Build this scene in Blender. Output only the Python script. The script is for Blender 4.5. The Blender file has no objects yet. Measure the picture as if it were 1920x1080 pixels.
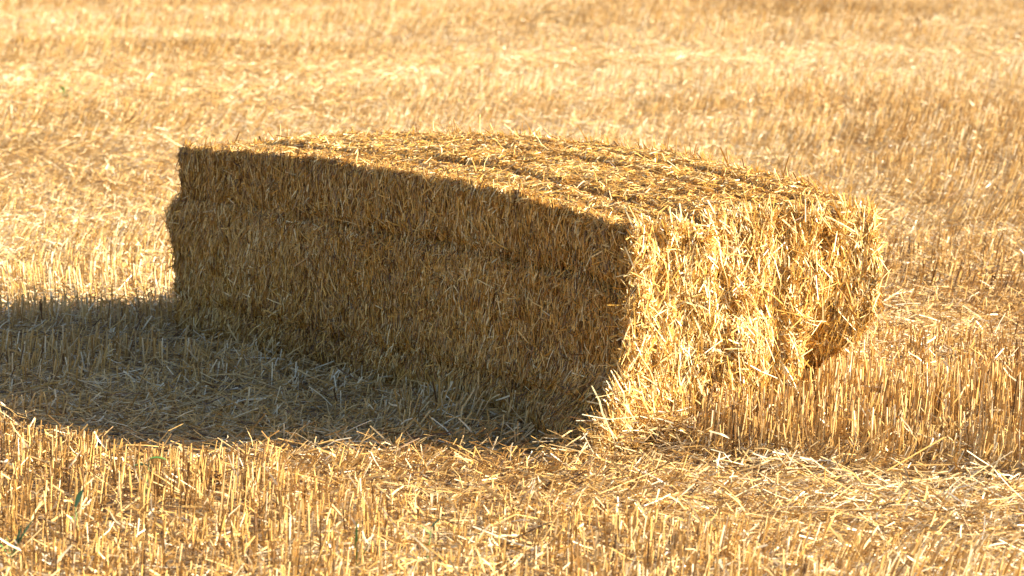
import bpy, math, random
import numpy as np
from mathutils import Vector, Matrix

# ------------------------------------------------------------------ camera, sky, sun, exposure
sc = bpy.context.scene
CAM_H = 1.75
F_PX, PITCH = 5520.0, 8.38            # focal length in pixels of a 1920 wide frame, degrees below level
cam_d = bpy.data.cameras.new('camera'); cam = bpy.data.objects.new('camera', cam_d)
sc.collection.objects.link(cam); sc.camera = cam
cam.location = (0, 0, CAM_H); cam.rotation_euler = (math.radians(90 - PITCH), 0, 0)
cam_d.sensor_width = 36; cam_d.lens = 36 * F_PX / 1920
cam_d.clip_start = .1; cam_d.clip_end = 2000
cam_d.dof.use_dof = True; cam_d.dof.focus_distance = 9.3; cam_d.dof.aperture_fstop = 5.6

SUN_EL, SUN_AZ = 23.0, 5.0            # azimuth measured from +x towards +y
w = bpy.data.worlds.new('World'); sc.world = w; w.use_nodes = True
nt = w.node_tree; bg = nt.nodes['Background']
sky = nt.nodes.new('ShaderNodeTexSky'); sky.sky_type = 'NISHITA'; sky.sun_disc = False
sky.sun_elevation = math.radians(SUN_EL); sky.sun_rotation = math.radians(90 - SUN_AZ)
nt.links.new(sky.outputs[0], bg.inputs[0]); bg.inputs[1].default_value = .05
sl = bpy.data.lights.new('sun', 'SUN'); sl.energy = 5.0; sl.angle = math.radians(.5); sl.color = (1, .875, .655)
so = bpy.data.objects.new('sun', sl); sc.collection.objects.link(so)
_e, _a = math.radians(SUN_EL), math.radians(SUN_AZ)
sun_dir = Vector((math.cos(_e) * math.cos(_a), math.cos(_e) * math.sin(_a), math.sin(_e)))
so.rotation_euler = sun_dir.to_track_quat('Z', 'Y').to_euler(); so.location = sun_dir * 30
sc.view_settings.view_transform = 'Standard'; sc.view_settings.look = 'None'
sc.view_settings.exposure = 2.27; sc.view_settings.gamma = 1; sc.view_settings.use_curve_mapping = False
sc.cycles.max_bounces = 6; sc.cycles.diffuse_bounces = 4; sc.cycles.transmission_bounces = 3

rng = np.random.default_rng(7)
U = rng.uniform; G = rng.normal

# ------------------------------------------------------------------ noise and small maths
def _h(ix, iy, iz, seed):
    n = (ix.astype(np.int64) * 374761393 + iy.astype(np.int64) * 668265263 + iz.astype(np.int64) * 2147483647 + seed * 1274126177) & 0xffffffff
    n = ((n ^ (n >> 13)) * 1274126177) & 0xffffffff
    n = (n ^ (n >> 16)) & 0xffffff
    return n / float(0xffffff)
def noise(x, y, z=0., seed=0):
    """smooth value noise, -1..1"""
    x, y, z = np.broadcast_arrays(np.asarray(x, float), np.asarray(y, float), np.asarray(z, float))
    i, j, k = np.floor(x), np.floor(y), np.floor(z)
    f, g, h = x - i, y - j, z - k
    f, g, h = [t * t * (3 - 2 * t) for t in (f, g, h)]
    r = 0
    for a in (0, 1):
        for b in (0, 1):
            for c in (0, 1):
                r = r + (f if a else 1 - f) * (g if b else 1 - g) * (h if c else 1 - h) * _h(i + a, j + b, k + c, seed)
    return r * 2 - 1
def ss(a, b, x):
    t = np.clip((x - a) / (b - a), 0, 1); return t * t * (3 - 2 * t)
def bump(x, c, w_): return np.exp(-((x - c) / w_) ** 2)
def nrm(v): return v / np.maximum(np.linalg.norm(v, axis=-1, keepdims=True), 1e-9)

# ------------------------------------------------------------------ materials
def straw_mat(name, cols, rough=.42, trans=.22):
    """cols: ramp over the per-straw random value; each straw one tint, a bit browner towards its root"""
    m = bpy.data.materials.new(name); m.use_nodes = True; t = m.node_tree; N = t.nodes; L = t.links
    N.clear()
    out = N.new('ShaderNodeOutputMaterial'); p = N.new('ShaderNodeBsdfPrincipled')
    a = N.new('ShaderNodeAttribute'); a.attribute_name = 'tint'
    r = N.new('ShaderNodeValToRGB'); e = r.color_ramp.elements
    r.color_ramp.interpolation = 'LINEAR'
    e[0].position, e[0].color = cols[0][0], (*cols[0][1], 1)
    e[1].position, e[1].color = cols[-1][0], (*cols[-1][1], 1)
    for q, c in cols[1:-1]:
        x = e.new(q); x.color = (*c, 1)
    tc = N.new('ShaderNodeTexCoord'); no = N.new('ShaderNodeTexNoise'); no.inputs['Scale'].default_value = 70
    no.inputs['Detail'].default_value = 2
    mr = N.new('ShaderNodeMapRange'); mr.inputs[1].default_value = .3; mr.inputs[2].default_value = .7
    mr.inputs[3].default_value = .78; mr.inputs[4].default_value = 1.14
    hv = N.new('ShaderNodeHueSaturation')
    L.new(a.outputs['Fac'], r.inputs[0]); L.new(tc.outputs['Object'], no.inputs['Vector'])
    L.new(no.outputs['Fac'], mr.inputs[0]); L.new(mr.outputs[0], hv.inputs['Value']); L.new(r.outputs[0], hv.inputs['Color'])
    L.new(hv.outputs[0], p.inputs['Base Color'])
    p.inputs['Roughness'].default_value = rough; p.inputs['Specular IOR Level'].default_value = .5
    tr = N.new('ShaderNodeBsdfTranslucent'); L.new(hv.outputs[0], tr.inputs['Color'])
    mx = N.new('ShaderNodeMixShader'); mx.inputs[0].default_value = trans
    L.new(p.outputs[0], mx.inputs[1]); L.new(tr.outputs[0], mx.inputs[2]); L.new(mx.outputs[0], out.inputs[0])
    return m
M_FIELD = straw_mat('field_straw', [(0, (.15, .075, .028)), (.16, (.40, .22, .065)), (.42, (.64, .39, .12)), (.56, (.68, .455, .17)), (.61, (.56, .42, .23)), (.66, (.67, .455, .19)), (.78, (.73, .53, .25)), (1, (.88, .78, .58))])
M_BALE = straw_mat('bale_straw', [(0, (.11, .045, .008)), (.22, (.36, .165, .028)), (.48, (.60, .315, .055)), (.57, (.54, .375, .16)), (.64, (.64, .375, .085)), (.8, (.76, .48, .12)), (1, (.88, .73, .42))])
def simple(name, col, rough=.8, col2=None, scale=8):
    m = bpy.data.materials.new(name); m.use_nodes = True; t = m.node_tree; p = t.nodes['Principled BSDF']
    p.inputs['Roughness'].default_value = rough
    tc = t.nodes.new('ShaderNodeTexCoord'); no = t.nodes.new('ShaderNodeTexNoise'); no.inputs['Scale'].default_value = scale
    no.inputs['Detail'].default_value = 8; r = t.nodes.new('ShaderNodeValToRGB')
    r.color_ramp.elements[0].position = .38; r.color_ramp.elements[1].position = .62
    r.color_ramp.elements[0].color = (*col, 1); r.color_ramp.elements[1].color = (*(col2 or col), 1)
    t.links.new(tc.outputs['Object'], no.inputs['Vector']); t.links.new(no.outputs['Fac'], r.inputs[0]); t.links.new(r.outputs[0], p.inputs['Base Color'])
    return m
M_SOIL = simple('soil', (.15, .10, .055), .95, (.38, .26, .13), 14)
M_LEAF = simple('weed_leaf', (.05, .13, .02), .5, (.10, .22, .04), 30)
M_STEM = simple('weed_stem', (.12, .20, .05), .6, (.16, .24, .07), 30)
M_DRY = simple('dry_weed', (.07, .05, .03), .8, (.13, .09, .05), 30)
M_TWINE = simple('twine', (.42, .34, .17), .6, (.5, .42, .25), 60)

# ------------------------------------------------------------------ mesh writers
class Bag:
    """collects triangles and quads with a tint per face"""
    def __init__(s): s.v = []; s.f3 = []; s.f4 = []; s.t3 = []; s.t4 = []; s.n = 0
    def add(s, V, f3=None, t3=None, f4=None, t4=None):
        if f3 is not None: s.f3.append(f3 + s.n); s.t3.append(t3)
        if f4 is not None: s.f4.append(f4 + s.n); s.t4.append(t4)
        s.v.append(V); s.n += len(V)
    def build(s, name, mat, parent=None, smooth=False):
        V = np.concatenate(s.v); me = bpy.data.meshes.new(name)
        f4 = np.concatenate(s.f4) if s.f4 else np.zeros((0, 4), int); f3 = np.concatenate(s.f3) if s.f3 else np.zeros((0, 3), int)
        t = np.concatenate((s.t4 or [np.zeros(0)]) + (s.t3 or [np.zeros(0)]))
        loops = np.concatenate([f4.ravel(), f3.ravel()]).astype(np.int32)
        starts = np.concatenate([np.arange(len(f4)) * 4, len(f4) * 4 + np.arange(len(f3)) * 3]).astype(np.int32)
        me.vertices.add(len(V)); me.vertices.foreach_set('co', V.astype(np.float32).ravel())
        me.loops.add(len(loops)); me.loops.foreach_set('vertex_index', loops)
        me.polygons.add(len(starts)); me.polygons.foreach_set('loop_start', starts)
        me.update(calc_edges=True)
        at = me.attributes.new('tint', 'FLOAT', 'FACE'); at.data.foreach_set('value', t.astype(np.float32))
        if not smooth: me.polygons.foreach_set('use_smooth', np.zeros(len(starts), bool))
        else: me.polygons.foreach_set('use_smooth', np.ones(len(starts), bool))
        me.materials.append(mat)
        o = bpy.data.objects.new(name, me); sc.collection.objects.link(o); o.parent = parent
        return o

def ribbons(bag, P, D, ln, wd, Nn, bend, tint, seg=2):
    """flat straws: start P, direction D, length, width, flat-side normal Nn, bend (sideways sag along Nn as a share of length)"""
    n = len(P); D = nrm(D); S = nrm(np.cross(D, Nn)); Nn = nrm(np.cross(S, D))
    rows = []
    for k in range(seg + 1):
        t = k / seg
        c = P + D * (ln * t)[:, None] + Nn * (bend * ln * (4 * t * (1 - t)))[:, None]
        wk = wd * (1 - .35 * t)
        rows += [c - S * (wk / 2)[:, None], c + S * (wk / 2)[:, None]]
    V = np.stack(rows, 1); m = 2 * (seg + 1)
    base = np.arange(n)[:, None] * m
    fs = [base + np.array([[2 * k, 2 * k + 1, 2 * k + 3, 2 * k + 2]]) for k in range(seg)]
    f = np.stack(fs, 1).reshape(-1, 4)
    bag.add(V.reshape(-1, 3), f4=f, t4=np.repeat(tint, seg))

def prisms(bag, P, D, ln, wd, tint, bend=None):
    """three-sided hollow stalks with a pale cut end; bend given = two segments"""
    n = len(P); D = nrm(D); ref = np.where(np.abs(D[:, 2:3]) > .8, np.array([[1., 0, 0]]), np.array([[0, 0, 1.]]))
    A = nrm(np.cross(D, ref)); B = np.cross(D, A)
    ph = U(0, 6.28, n); seg = 1 if bend is None else 2; rows = []
    bd = nrm(A * np.cos(ph)[:, None] + B * np.sin(ph)[:, None])
    for k in range(seg + 1):
        t = k / seg; c = P + D * (ln * t)[:, None]
        if bend is not None: c = c + bd * (bend * ln * 4 * t * (1 - t))[:, None]
        for q in range(3):
            a = ph + q * 2.0944
            rows.append(c + (A * np.cos(a)[:, None] + B * np.sin(a)[:, None]) * (wd * .55)[:, None])
    m = 3 * (seg + 1); V = np.stack(rows, 1); base = np.arange(n)[:, None] * m
    fs = []
    for k in range(seg):
        for q in range(3):
            fs.append(base + np.array([[3 * k + q, 3 * k + (q + 1) % 3, 3 * k + 3 + (q + 1) % 3, 3 * k + 3 + q]]))
    f = np.stack(fs, 1).reshape(-1, 4); cap = base + np.array([[3 * seg, 3 * seg + 1, 3 * seg + 2]])
    bag.add(V.reshape(-1, 3), f4=f, t4=np.repeat(tint, 3 * seg), f3=cap, t3=np.clip(tint + .15, 0, 1))

def tag(o, label=None, cat=None, group=None, kind=None):
    if label: o['label'] = label
    if cat: o['category'] = cat
    if group: o['group'] = group
    if kind: o['kind'] = kind
    return o

# ------------------------------------------------------------------ the bale's place
BX, BY = 0.342, 8.66                  # near upright corner on the ground
YAW = math.radians(36.3); BL, BW, BH = 2.65, .995, .658
uu = np.array([-math.sin(YAW), math.cos(YAW), 0]); vv = np.array([math.cos(YAW), math.sin(YAW), 0]); kk = np.array([0, 0, 1.])
def to_local(x, y):
    dx, dy = x - BX, y - BY
    return dx * uu[0] + dy * uu[1], dx * vv[0] + dy * vv[1]

# ------------------------------------------------------------------ field
def px(x, y):
    """point of flat ground seen at pixel (x, y) of the 1920 wide frame - used only to measure where bands lie"""
    p = math.radians(PITCH); a = (540 - y) / F_PX; dz = -math.sin(p) + a * math.cos(p); dy = math.cos(p) + a * math.sin(p)
    k = -CAM_H / dz; return (x - 960) / F_PX * k, dy * k
def crushed(x, y):
    """0 = upright stubble, 1 = rolled flat under loose straw"""
    d0 = 7.62 - np.where(x < 0, .78, .45) * x + .12 * noise(x * 2.1, y * .5, 3)            # front edge of the first flattened lane
    lane1 = ss(d0 - .12, d0 + .15, y) * (1 - ss(8.3 - .2 * (x - .5) , 8.5 - .2 * (x - .5), y) * ss(.40, .6, x))
    lane1 = lane1 * (1 - ss(10.55, 10.8, y + .15 * noise(x * 3, 0, 9)) * (1 - ss(.3, .5, x)))
    lane1 = lane1 * (1 - ss(9.2, 9.6, y) * ss(.5, .9, x))
    lane1 = lane1 * (1 - .45 * (1 - ss(8.25, 8.55, y)) * (1 - ss(.3, .9, x)))
    shade_st = ss(-.05, .3, noise(x * 1.3, y * 2.3, 8.4)) * .8 * ss(8.7, 9.1, y)
    lane1 = lane1 * (1 - shade_st)
    lane1 = lane1 * (1 - bump(y + .1 * noise(x * 2.5, 3, 1), 9.9, .25) * (1 - ss(-1.0, -.6, x))) * (1 - .8 * bump(y - .2 * x + .1 * noise(x * 2.5, 4, 1), 9.4, .12) * (1 - ss(-.7, -.3, x)))
    back = ss(10.3, 10.8, y + .15 * noise(x * 2, 0, 5)) * (1 - ss(11.2, 11.9, y)) * ss(1, 1.4, x)
    far = ss(-.05, .3, noise(x * .16 + .03 * y, y * .42, 12.7) + .35 * noise(x * .7, y * 1.1, 2.2)) * ss(12.3, 13.2, y)
    return np.clip(np.maximum(np.maximum(lane1, back * .9), far * .55), 0, 1)
def ground_z(x, y):
    z = .018 * noise(x * 1.3, y * 1.3, .5) + .008 * noise(x * 5, y * 5, 1.5)
    z = z - .03 * crushed(x, y) + (.06 * noise(x * .22, y * .3, 7) + .03 * noise(x * .6, y * .5, 8)) * ss(12, 18, y)
    return z + .0 * y
def heap(x, y):
    """loose straw fallen along the foot of the bale"""
    a, b = to_local(x, y)
    outside_end = bump(a, -.10, .16) * ss(-.35, -.1, b) * (1 - ss(.05, .3, b))
    side = bump(b, -.05, .12) * ss(-.1, .2, a) * (1 - ss(2.2, 2.6, a)) * .35
    return .10 * outside_end + .05 * side

bag = Bag()
# ground sheet: fine near, then out to the horizon
xs = np.concatenate([[-900, -300, -100, -40, -20], np.linspace(-12, 12, 150), [20, 40, 100, 300, 900]])
ys = np.concatenate([[-60, -20, 0, 3], np.linspace(5, 60, 300), [70, 90, 150, 400, 1500]])
gx, gy = np.meshgrid(xs, ys); gz = np.where((gy > 5) & (gy < 60), ground_z(gx, gy), 0)
V = np.stack([gx, gy, gz], -1).reshape(-1, 3); nx = len(xs); ny = len(ys)
ii, jj = np.meshgrid(np.arange(nx - 1), np.arange(ny - 1)); q = (jj * nx + ii).ravel()
bag.add(V, f4=np.stack([q, q + 1, q + nx + 1, q + nx], 1), t4=np.zeros(len(q)))
tag(bag.build('ground', M_SOIL, smooth=True), kind='structure')

Y0, Y1 = 5.6, 48.0
def half(y): return .172 * y * 1.12 + .55
def under_bale(x, y, m=.03):
    a, b = to_local(x, y)
    return (a > -m) & (a < BL + m) & (b > -m) & (b < BW + m - .15 * (a < .3))

# ---- standing stubble: drilled rows, each a line of stalks in small tufts
ROW = .125
bag = Bag()
rows_y = np.arange(Y0, Y1, ROW)
P = []
for r_i, ry in enumerate(rows_y):
    hw = half(ry); thin = 1 - .35 * min(1, max(0, (ry - 14) / 14))
    n = int(2 * hw * (108 + 30 * (ry < 9)) * thin)
    x = U(-hw, hw, n)
    x = x + .02 * noise(x * 22, r_i * 3.3, 1)                  # tufts
    y = ry + G(0, .022, n) - .06 * x + .03 * noise(x * .8, r_i * .11, 4)
    P.append(np.stack([x, y], 1))
ex = np.stack([U(.45, 2.3, 2600), np.round(U(8.3, 9.5, 2600) / ROW) * ROW + G(0, .02, 2600)], 1)   # the thick tall strip beside the bale's end
ex[:, 1] -= .06 * ex[:, 0]; P.append(ex)
P = np.concatenate(P); x, y = P[:, 0], P[:, 1]
cr = crushed(x, y)
gap = noise(x * 3.1, y * 6.5, 21)
keep = (U(0, 1, len(x)) > .3 * cr) & ~under_bale(x, y, .0) & (U(0, 1, len(x)) > .7 * (gap < -.3)) & (U(0, 1, len(x)) > .8 * ss(.35, .6, noise(x * .9, y * 1.5, 23)) * (y > 12))
x, y, cr = x[keep], y[keep], cr[keep]; n = len(x)
tall = bump(y + .2 * (x - .5), 8.85, .6) * ss(.35, .6, x)
hgt = (.105 + .03 * noise(x * .9, y * .9, 31) + .06 * tall) * np.where(U(0, 1, n) < .2, U(.35, .8, n), U(.8, 1.15, n)) * (1 - .15 * cr)
hgt = hgt * np.where(y < 8.6, .9, 1) * (1 + .3 * noise(x * 4, y * 5, 35)) * (1 + .25 * bump(y, 10, .5) * (x < -.5))
hgt = np.where(y > 13, hgt * (1.3 + .45 * noise(x * .3, y * .6, 33)), hgt)
lean = .04 + .13 * np.abs(G(0, 1, n)) + cr * (.3 + .4 * np.abs(G(0, 1, n)))
lx = (.7 + .5 * (y < 8.6)) * cr + .06 + .22 * noise(x * .5, y * .7, 15) * ss(9, 12, y) + .28 * ss(12, 14, y) + .5 * bump(y, 7.3, .6) * ss(.3, 1, x)
ang = U(0, 6.283, n)
D = np.stack([lx + lean * np.cos(ang), .6 * lean * np.sin(ang), np.ones(n)], 1)
z = ground_z(x, y) - .01
big = .28 * noise(x * .35, y * .5, 41) + .10 * noise(x * .9, y * 1.3, 40)
tint = np.clip(.52 + np.where(y > 12, .31, .26) * G(0, 1, n) + big + .2 * cr, 0, 1)
wd = U(.0029, .0053, n) * np.where(y > 12, .85, np.where(y < 8.8, .86, 1))
prisms(bag, np.stack([x, y, z], 1), D, hgt, wd, tint)
# torn sheaths hanging off the stalks
k = U(0, 1, n) < .42
m = k.sum(); t0 = U(.1, .8, m)
Dn = nrm(D[k]); PP = np.stack([x[k], y[k], z[k]], 1) + Dn * (t0 * hgt[k])[:, None]
a = U(0, 6.283, m); D2 = np.stack([np.cos(a) * .8, np.sin(a) * .8, U(-.7, 1.3, m)], 1)
ribbons(bag, PP, D2, U(.02, .08, m), U(.003, .007, m), np.stack([-np.sin(a), np.cos(a), U(-.5, .8, m)], 1), U(-.2, .2, m), np.clip(U(.2, 1.05, m), 0, 1))
tag(bag.build('stubble', M_FIELD), 'short upright cut straw stubble standing in rows over the whole field', 'stubble', kind='stuff')
n_st = n

# ---- loose straw lying between and over the rows
bag = Bag()
def litter(dens, y0, y1, lmin, lmax, wmin, wmax, lift, cmin=.35, tilt=.25, wide=1.):
    area = (half(y0) + half(y1)) * (y1 - y0); n = int(area * dens)
    y = np.sqrt(U(y0 * y0, y1 * y1, n)); x = U(-1, 1, n) * half(y)
    cr = crushed(x, y); hp = heap(x, y) * 8
    k = (U(0, 1, n) < cmin + (1 - cmin) * cr + hp) & ~under_bale(x, y, -.02)
    x, y, cr = x[k], y[k], cr[k]; n = len(x)
    a = G(0, .75, n) + math.pi * (U(0, 1, n) < .5) + .6 * noise(x * .9, y * .9, 55)
    ln = lmin + (lmax - lmin) * U(0, 1, n) ** 1.8
    up = G(0, tilt, n)
    D = np.stack([np.cos(a), np.sin(a), up], 1)
    z = ground_z(x, y) + U(0, 1, n) ** 1.3 * lift * (1 + .8 * cr) + np.maximum(0, -up) * ln * .6 + heap(x, y) * U(.1, 1, n) + .002
    t = np.clip(.57 + .28 * G(0, 1, n) + .15 * noise(x * 1.5, y * 2, 60) + .1 * noise(x * .35, y * .5, 41) + .09 * np.tanh(x * 1.5 - .5) * (y < 11), 0, 1)
    wd = U(wmin, wmax, n) * wide
    h_ = U(0, 1, n) < .5; hb = ~h_
    P = np.stack([x, y, z], 1)
    Nn = np.stack([G(0, .5, n), G(0, .5, n), np.ones(n)], 1)
    ribbons(bag, P[h_], D[h_], ln[h_], wd[h_] * 1.15, Nn[h_], G(0, .07, n)[h_], t[h_])
    prisms(bag, P[hb], D[hb], ln[hb], wd[hb] * .85, t[hb], G(0, .05, n)[hb])
    return n
n_l = litter(450, Y0, 14, .05, .26, .0025, .005, .035, tilt=.15)
n_l += litter(2000, Y0, 14, .02, .12, .0022, .005, .04, cmin=.65, tilt=.4)
n_l += litter(3600, Y0, 14, .006, .04, .0025, .007, .02, cmin=.7, tilt=.25)
n_l += litter(1900, 14, 26, .02, .16, .0025, .005, .06)
n_l += litter(900, 26, Y1, .03, .18, .0035, .0065, .07)
tag(bag.build('loose_straw', M_FIELD), 'pale loose straw strewn between and over the stubble rows', 'loose straw', kind='stuff')

# ------------------------------------------------------------------ straw bale
STR = [.10, .36, .60, .805]            # where the twines run, as shares of the width
def warp(p):
    """box point (u, v, z) -> shape of the real bale, still in bale axes"""
    u, v, z = p[..., 0], p[..., 1], p[..., 2]
    r = .018
    lo = np.array([r, r, r]); hi = np.array([BL - r, BW - r, BH - r])
    c = np.clip(p, lo, hi); d = p - c; ln = np.linalg.norm(d, axis=-1, keepdims=True)
    q = np.where(ln > 1e-9, c + d / np.maximum(ln, 1e-9) * np.minimum(ln, r), p)
    s, t, h = u / BL, v / BW, z / BH
    near = 1 - ss(0, .06, u); side = 1 - ss(0, .06, v); back = ss(BW - .06, BW, v); farend = ss(BL - .06, BL, u); top = ss(BH - .06, BH, z)
    U_, V_, Z_ = q[..., 0].copy(), q[..., 1].copy(), q[..., 2].copy()
    # sagging ends, crown along the length and across
    Z_ -= h * .022 * (1 - ss(0, .3, s))
    Z_ += h * (.16 * s * (1 - s) * (.95 + .9 * t) + .07 * t * (1 - t))
    # long face: two wavy seams, upper band set back, flakes, foot flaring out
    zs = h + .025 * noise(u * 2.2, 0, 1) + .012 * noise(u * 9, 0, 2)
    seam = bump(zs, .735, .018) * (.028 + .022 * noise(u * 4, 3, 5)) + bump(zs, .175, .02) * .03
    fl = noise(u * 10.5 + .4 * noise(h * 3, u * 2, 3), h * .8, 6) * .014 + noise(u * 2.2, h * 2.5, 9) * .012 + noise(u * 26, h * 3, 8) * .006
    V_ += side * (seam + fl + .006 * ss(.72, .76, zs) - .012 * bump(h, .45, .25))
    V_ -= (1 - ss(0, 1.1, t)) * ((1 - ss(0, .55, u)) * .15 * (1 - ss(-.02, .42, h)) ** 1.2 + .035 * (1 - ss(0, .4, h)))
    V_ += side * near * .0
    # end face: lobes between twines, hollows, lower right corner rubbed away
    lob = 0
    for q_ in STR: lob = lob + bump(t + .012 * noise(h * 3, q_ * 9, 1), q_, .028)
    hol = bump(t, .87, .10) * bump(h, .45, .5) * .055 + bump(t, .79, .05) * (1 - ss(.25, .6, h)) * .17 + bump(t, .80, .05) * bump(h, .86, .06) * .04 + bump(t, .42, .05) * bump(h, .55, .05) * .04 + bump(t, .2, .04) * bump(h, .9, .05) * .03
    nz = .020 * noise(t * 5, h * 2, 11) + .010 * noise(t * 14, h * 11, 12)
    U_ += near * (lob * .024 + hol + nz)
    U_ -= near * (1 - ss(0, .3, t)) * (1 - ss(0, .35, h)) * .10
    cut = (1 - ss(.05, .55, h)) * ss(.70, 1, t) * (1 - ss(0, .5, u))
    V_ -= cut * .15; U_ += cut * .08 + near * (1 - ss(.10, .40, h + .2 * (1 - t))) * ss(.72, .80, t + .12 * (h - .3)) * .12
    V_ += back * (.03 * bump(h, .62, .25) + .02 * noise(u * 3, h * 3, 14))
    # far end: upper band short of the lower one
    U_ += farend * (.075 * bump(h, .62, .12) - .02 * ss(.74, .8, h) + .02 * noise(t * 4, h * 5, 15) - .03 * (1 - ss(0, .25, h)) + .02)
    # top: lengthwise grooves where the twines pull in, lumps between them
    gr = 0
    for q_, dp in zip(STR, (.6, 1.0, .9, 1.2)):
        gr = gr + dp * bump(t + .02 * noise(u * 1.6, q_ * 31, 2), q_ + (0, -.08, .02, .02)[STR.index(q_)], .024) * (.6 + .5 * np.abs(noise(u * 1.3, q_ * 17, 3)))
    Z_ -= top * (gr * .06) * ss(.08, .2, t)
    Z_ += top * ((.003 + .004 * ss(.1, .3, t)) * noise(u * 5, t * 6, 21) + .005 * noise(u * 15, t * 15, 22) + .016 * (1 - ss(0, .10, t)))
    n3 = .006 * noise(u * 30, v * 30, z * 30)
    return np.stack([U_ + n3 * (near - farend), V_ + n3 * side, Z_ + n3 * top], -1)
def world(q): return np.array([BX, BY, 0]) + q[..., :1] * uu + q[..., 1:2] * vv + q[..., 2:3] * kk

FACES = {  # origin, edge a, edge b; outward = cross(a, b)
    'side': (np.array([0, 0, 0.]), np.array([BL, 0, 0]), np.array([0, 0, BH])),
    'end': (np.array([0, BW, 0.]), np.array([0, -BW, 0]), np.array([0, 0, BH])),
    'top': (np.array([0, 0, BH]), np.array([BL, 0, 0]), np.array([0, BW, 0])),
    'back': (np.array([BL, BW, 0.]), np.array([-BL, 0, 0]), np.array([0, 0, BH])),
    'far': (np.array([BL, 0, 0.]), np.array([0, BW, 0]), np.array([0, 0, BH])),
}
def surf(face, a, b):
    o, ea, eb = FACES[face]
    f = lambda a_, b_: world(warp(o + a_[:, None] * ea + b_[:, None] * eb))
    e = .004
    a1, b1 = np.clip(a, e, 1 - e), np.clip(b, e, 1 - e)
    p = f(a1, b1); ta = nrm(f(a1 + e, b1) - f(a1 - e, b1)); tb = nrm(f(a1, b1 + e) - f(a1, b1 - e))
    nn = nrm(np.cross(ta, tb)); tb2 = nrm(np.cross(nn, ta))
    return f(a, b), -nn, ta, tb2          # the bale's axes are left-handed: outward is -(a x b)

bale = bpy.data.objects.new('straw_bale', None); sc.collection.objects.link(bale)
bale.location = (BX, BY, 0)
tag(bale, 'large rectangular straw bale lying on the stubble field, one long side in shade', 'straw bale')
bag = Bag()
for fc, (o, ea, eb) in FACES.items():          # packed core, tinted dark for the shade in the gaps between straws
    na = max(8, int(np.linalg.norm(ea) / .012)); nb = max(8, int(np.linalg.norm(eb) / .012))
    A, B = np.meshgrid(np.linspace(0, 1, na + 1), np.linspace(0, 1, nb + 1)); A, B = A.ravel(), B.ravel()
    Pw = world(warp(o + A[:, None] * ea + B[:, None] * eb))
    Nn = surf(fc, A, B)[1]
    Pw = Pw - Nn * .014
    i_, j_ = np.meshgrid(np.arange(na), np.arange(nb)); q = (j_ * (na + 1) + i_).ravel()
    bag.add(Pw - np.array([BX, BY, 0]), f4=np.stack([q, q + 1, q + na + 2, q + na + 1], 1), t4=np.clip(U(.0, .5, len(q)), 0, 1))
def coat(face, n, ang_mean, ang_sd, rand_share, l0, l1, w0, w1, out_sd, lift, tint_m=.5, tint_sd=.22, lp=1.6, bend=.06, seams=False):
    a, b = U(0, 1, n), U(0, 1, n)
    P, N_, TA, TB = surf(face, a, b)
    o, ea, eb = FACES[face]; la, lb = np.linalg.norm(ea), np.linalg.norm(eb)
    comb = .30 * noise(a * la * 3.2, b * lb * 2.3, 70) + .22 * noise(a * la * 9, b * lb * 5, 71)
    th = ang_mean + comb + G(0, ang_sd, n) + math.pi * (U(0, 1, n) < .5)
    rnd = U(0, 1, n) < rand_share
    if seams:
        zs = b + .025 * noise(a * la * 2.2, 0, 1) + .012 * noise(a * la * 9, 0, 2)
        rnd |= (bump(zs, .735, .035) + bump(zs, .175, .035) > U(.1, 1, n))
    clump = noise(a * la * 7, b * lb * 7, 72) > .4
    th = np.where(rnd | (clump & (U(0, 1, n) < .5)), U(0, 6.283, n), th)
    ln = l0 + (l1 - l0) * U(0, 1, n) ** lp
    D = TA * np.cos(th)[:, None] + TB * np.sin(th)[:, None] + N_ * (np.abs(G(0, out_sd, n)) * .9 - .05)[:, None]
    P0 = P + N_ * (U(-.006, lift, n))[:, None] - nrm(D) * (ln * .5)[:, None] * np.where(np.abs(G(0, 1, n)) < 1.2, 1, .2)[:, None]
    # keep straws of flat faces from running past the body's edges
    tint = np.clip(tint_m + tint_sd * G(0, 1, n) + .10 * noise(a * la * 2.5, b * lb * 2.5, 73), 0, 1)
    Nf = N_ + .35 * G(0, 1, (n, 3)); wd = U(w0, w1, n)
    fl = U(0, 1, n) < .65
    P0 = P0 - np.array([BX, BY, 0])
    P0[:, 2] = np.maximum(P0[:, 2], .003)
    ribbons(bag, P0[fl], D[fl], ln[fl], wd[fl], Nf[fl], G(0, bend, n)[fl], tint[fl])
    prisms(bag, P0[~fl], D[~fl], ln[~fl], wd[~fl] * .7, tint[~fl], G(0, bend * .6, n)[~fl])
HP = math.pi / 2
coat('side', 105000, HP, .24, .2, .010, .075, .0017, .0048, .035, .009, .42, .30, seams=True)  # darker tint than the other faces: its shade is partly put into the colour
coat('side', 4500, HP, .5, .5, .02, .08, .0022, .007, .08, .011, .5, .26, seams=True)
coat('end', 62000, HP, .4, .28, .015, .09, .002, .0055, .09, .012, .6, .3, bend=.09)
coat('end', 3600, HP, .4, .25, .05, .16, .0022, .0062, .13, .02, .78, .22, bend=.14)  # long pale straws, sunlit highlights painted in by tint
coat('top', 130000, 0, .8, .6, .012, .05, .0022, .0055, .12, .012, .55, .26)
coat('top', 3500, 0, .8, .6, .03, .11, .002, .005, .32, .014, .65, .25, bend=.12)
coat('back', 16000, HP, .3, .2, .03, .12, .003, .007, .15, .012)
coat('far', 12000, HP, .35, .2, .02, .10, .003, .007, .16, .012, .45)
body = bag.build('packed_straw', M_BALE, bale)

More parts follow.
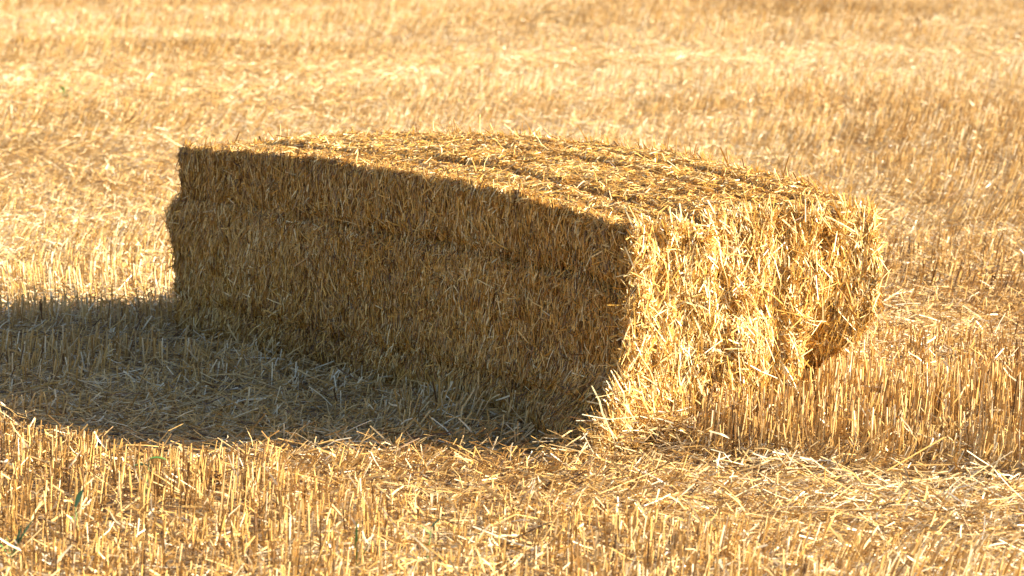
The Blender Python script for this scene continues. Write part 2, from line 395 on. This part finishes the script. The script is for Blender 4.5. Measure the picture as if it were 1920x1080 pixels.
# ---- baling twine round the length of the bale
def tube(pts, r, name, mat, parent, sides=6):
    pts = np.asarray(pts, float); n = len(pts); T = nrm(np.gradient(pts, axis=0))
    ref = np.array([0, 0, 1.]) if abs(T[0, 2]) < .9 else np.array([1., 0, 0])
    A = nrm(np.cross(T, ref + 1e-6)); B = np.cross(T, A)
    r = np.broadcast_to(r, (n,))
    V = np.stack([pts + (A * math.cos(q * 2 * math.pi / sides) + B * math.sin(q * 2 * math.pi / sides)) * r[:, None] for q in range(sides)], 1).reshape(-1, 3)
    f = [[i * sides + q, i * sides + (q + 1) % sides, (i + 1) * sides + (q + 1) % sides, (i + 1) * sides + q] for i in range(n - 1) for q in range(sides)]
    b = Bag(); b.add(V, f4=np.array(f), t4=np.zeros(len(f))); return b.build(name, mat, parent, True)
for q_, jt in zip(STR, (0, -.08, .02, .02)):
    hs = np.linspace(.02, .97, 40); pe = np.stack([np.zeros(40), np.full(40, q_ * BW), hs * BH], 1)
    us = np.linspace(.03, BL - .03, 120); pt = np.stack([us, (q_ + jt * ss(0, .5, us)) * BW, np.full(120, BH)], 1)
    we = warp(pe); we[:, 0] -= .010; wt = warp(pt); wt[:, 2] += .003
    L_ = np.concatenate([we, wt]); W_ = world(L_) - np.array([BX, BY, 0])
    K = np.ones(5) / 5
    for c in range(3): W_[2:-2, c] = np.convolve(W_[:, c], K, 'valid')
    tube(W_, .0016, 'twine', M_TWINE, bale, 5)

# ------------------------------------------------------------------ green weeds in the stubble
def blade(P, az, ln, wd, rise, droop, seg=5):
    """one pointed leaf"""
    d = np.array([math.cos(az), math.sin(az), 0]); s = np.array([-math.sin(az), math.cos(az), 0])
    V = []
    for k in range(seg + 1):
        t = k / seg; c = np.array(P) + d * ln * t * math.cos(rise) + kk * (ln * t * math.sin(rise) - droop * ln * t * t)
        wk = wd * math.sin(math.pi * (.12 + .86 * t)) ** .8
        V += [c - s * wk / 2 + kk * wk * .18, c, c + s * wk / 2 + kk * wk * .18]
    F = []
    for k in range(seg):
        F += [[3 * k, 3 * k + 1, 3 * k + 4, 3 * k + 3], [3 * k + 1, 3 * k + 2, 3 * k + 5, 3 * k + 4]]
    return np.array(V), np.array(F)
def weed(pos, label, leaves, stem_h, mat=M_LEAF, stem=M_STEM, name='weed', seed=1):
    r = random.Random(seed); x, y = pos; e = bpy.data.objects.new(name, None); sc.collection.objects.link(e)
    e.location = (x, y, float(ground_z(np.array(x), np.array(y)))); tag(e, label, 'weed')
    lean = (r.uniform(-.02, .02), r.uniform(-.02, .02))
    tube([(lean[0] * t, lean[1] * t, stem_h * t - .005) for t in (0, .35, .7, 1)], np.array([.0022, .002, .0016, .001]), 'stem', stem, e, 5)
    for (t, az, ln, wd, rise, droop) in leaves:
        b = Bag(); V, F = blade((lean[0] * t, lean[1] * t, stem_h * t - .004), az, ln, wd, rise, droop)
        b.add(V, f4=F, t4=np.zeros(len(F))); b.build('leaf', mat, e, True)
weed(px(268, 945), 'small weed with two broad green leaves standing nearest the shadow edge, left foreground', [(1, .1, .05, .024, .2, .3), (.85, 3.3, .045, .022, .3, .3), (.5, 1.5, .035, .016, .4, .2)], .125, seed=2)
weed(px(150, 1018), 'tiny weed with one upright dark green leaf among foreground stalks', [(1, .7, .055, .024, 1.1, .1), (.6, 2.5, .03, .014, .6, .2)], .095, seed=3)
weed(px(24, 1062), 'green grass tuft of narrow blades by the lower left corner of the field', [(.3, .5, .13, .013, 1.05, .12), (.2, .9, .10, .010, 1.2, .1), (.2, 2.6, .08, .008, .9, .2)], .08, seed=4)
weed(px(666, 1078), 'thin upright green grass blades in the middle foreground stubble', [(.2, 1.4, .13, .008, 1.42, .03), (.2, .4, .09, .007, 1.1, .1)], .06, seed=5)
weed(px(800, 1050), 'pale yellowish green seedling beside the middle foreground stalks', [(1, .4, .035, .012, .8, .1), (.8, 2.8, .04, .012, .7, .1), (.4, 4.4, .03, .01, .6, .1)], .08, M_STEM, seed=6)
weed(px(122, 200), 'grey green bushy weed far back on the left behind the bale', [(r_ / 9, r_ * 2.4, .08, .022, .7, .2) for r_ in range(9)], .13, seed=7)
weed(px(1045, 70), 'dark dried weed stalk with drooping leaves at the far edge of the field', [(1, 3.1, .22, .05, .1, .3), (1, .1, .26, .04, .15, .2), (.7, 2.2, .15, .04, .3, .3), (.6, 5.1, .12, .04, .4, .2)], .26, M_DRY, M_DRY, seed=8)
print('stalks', n_st, 'loose', n_l)
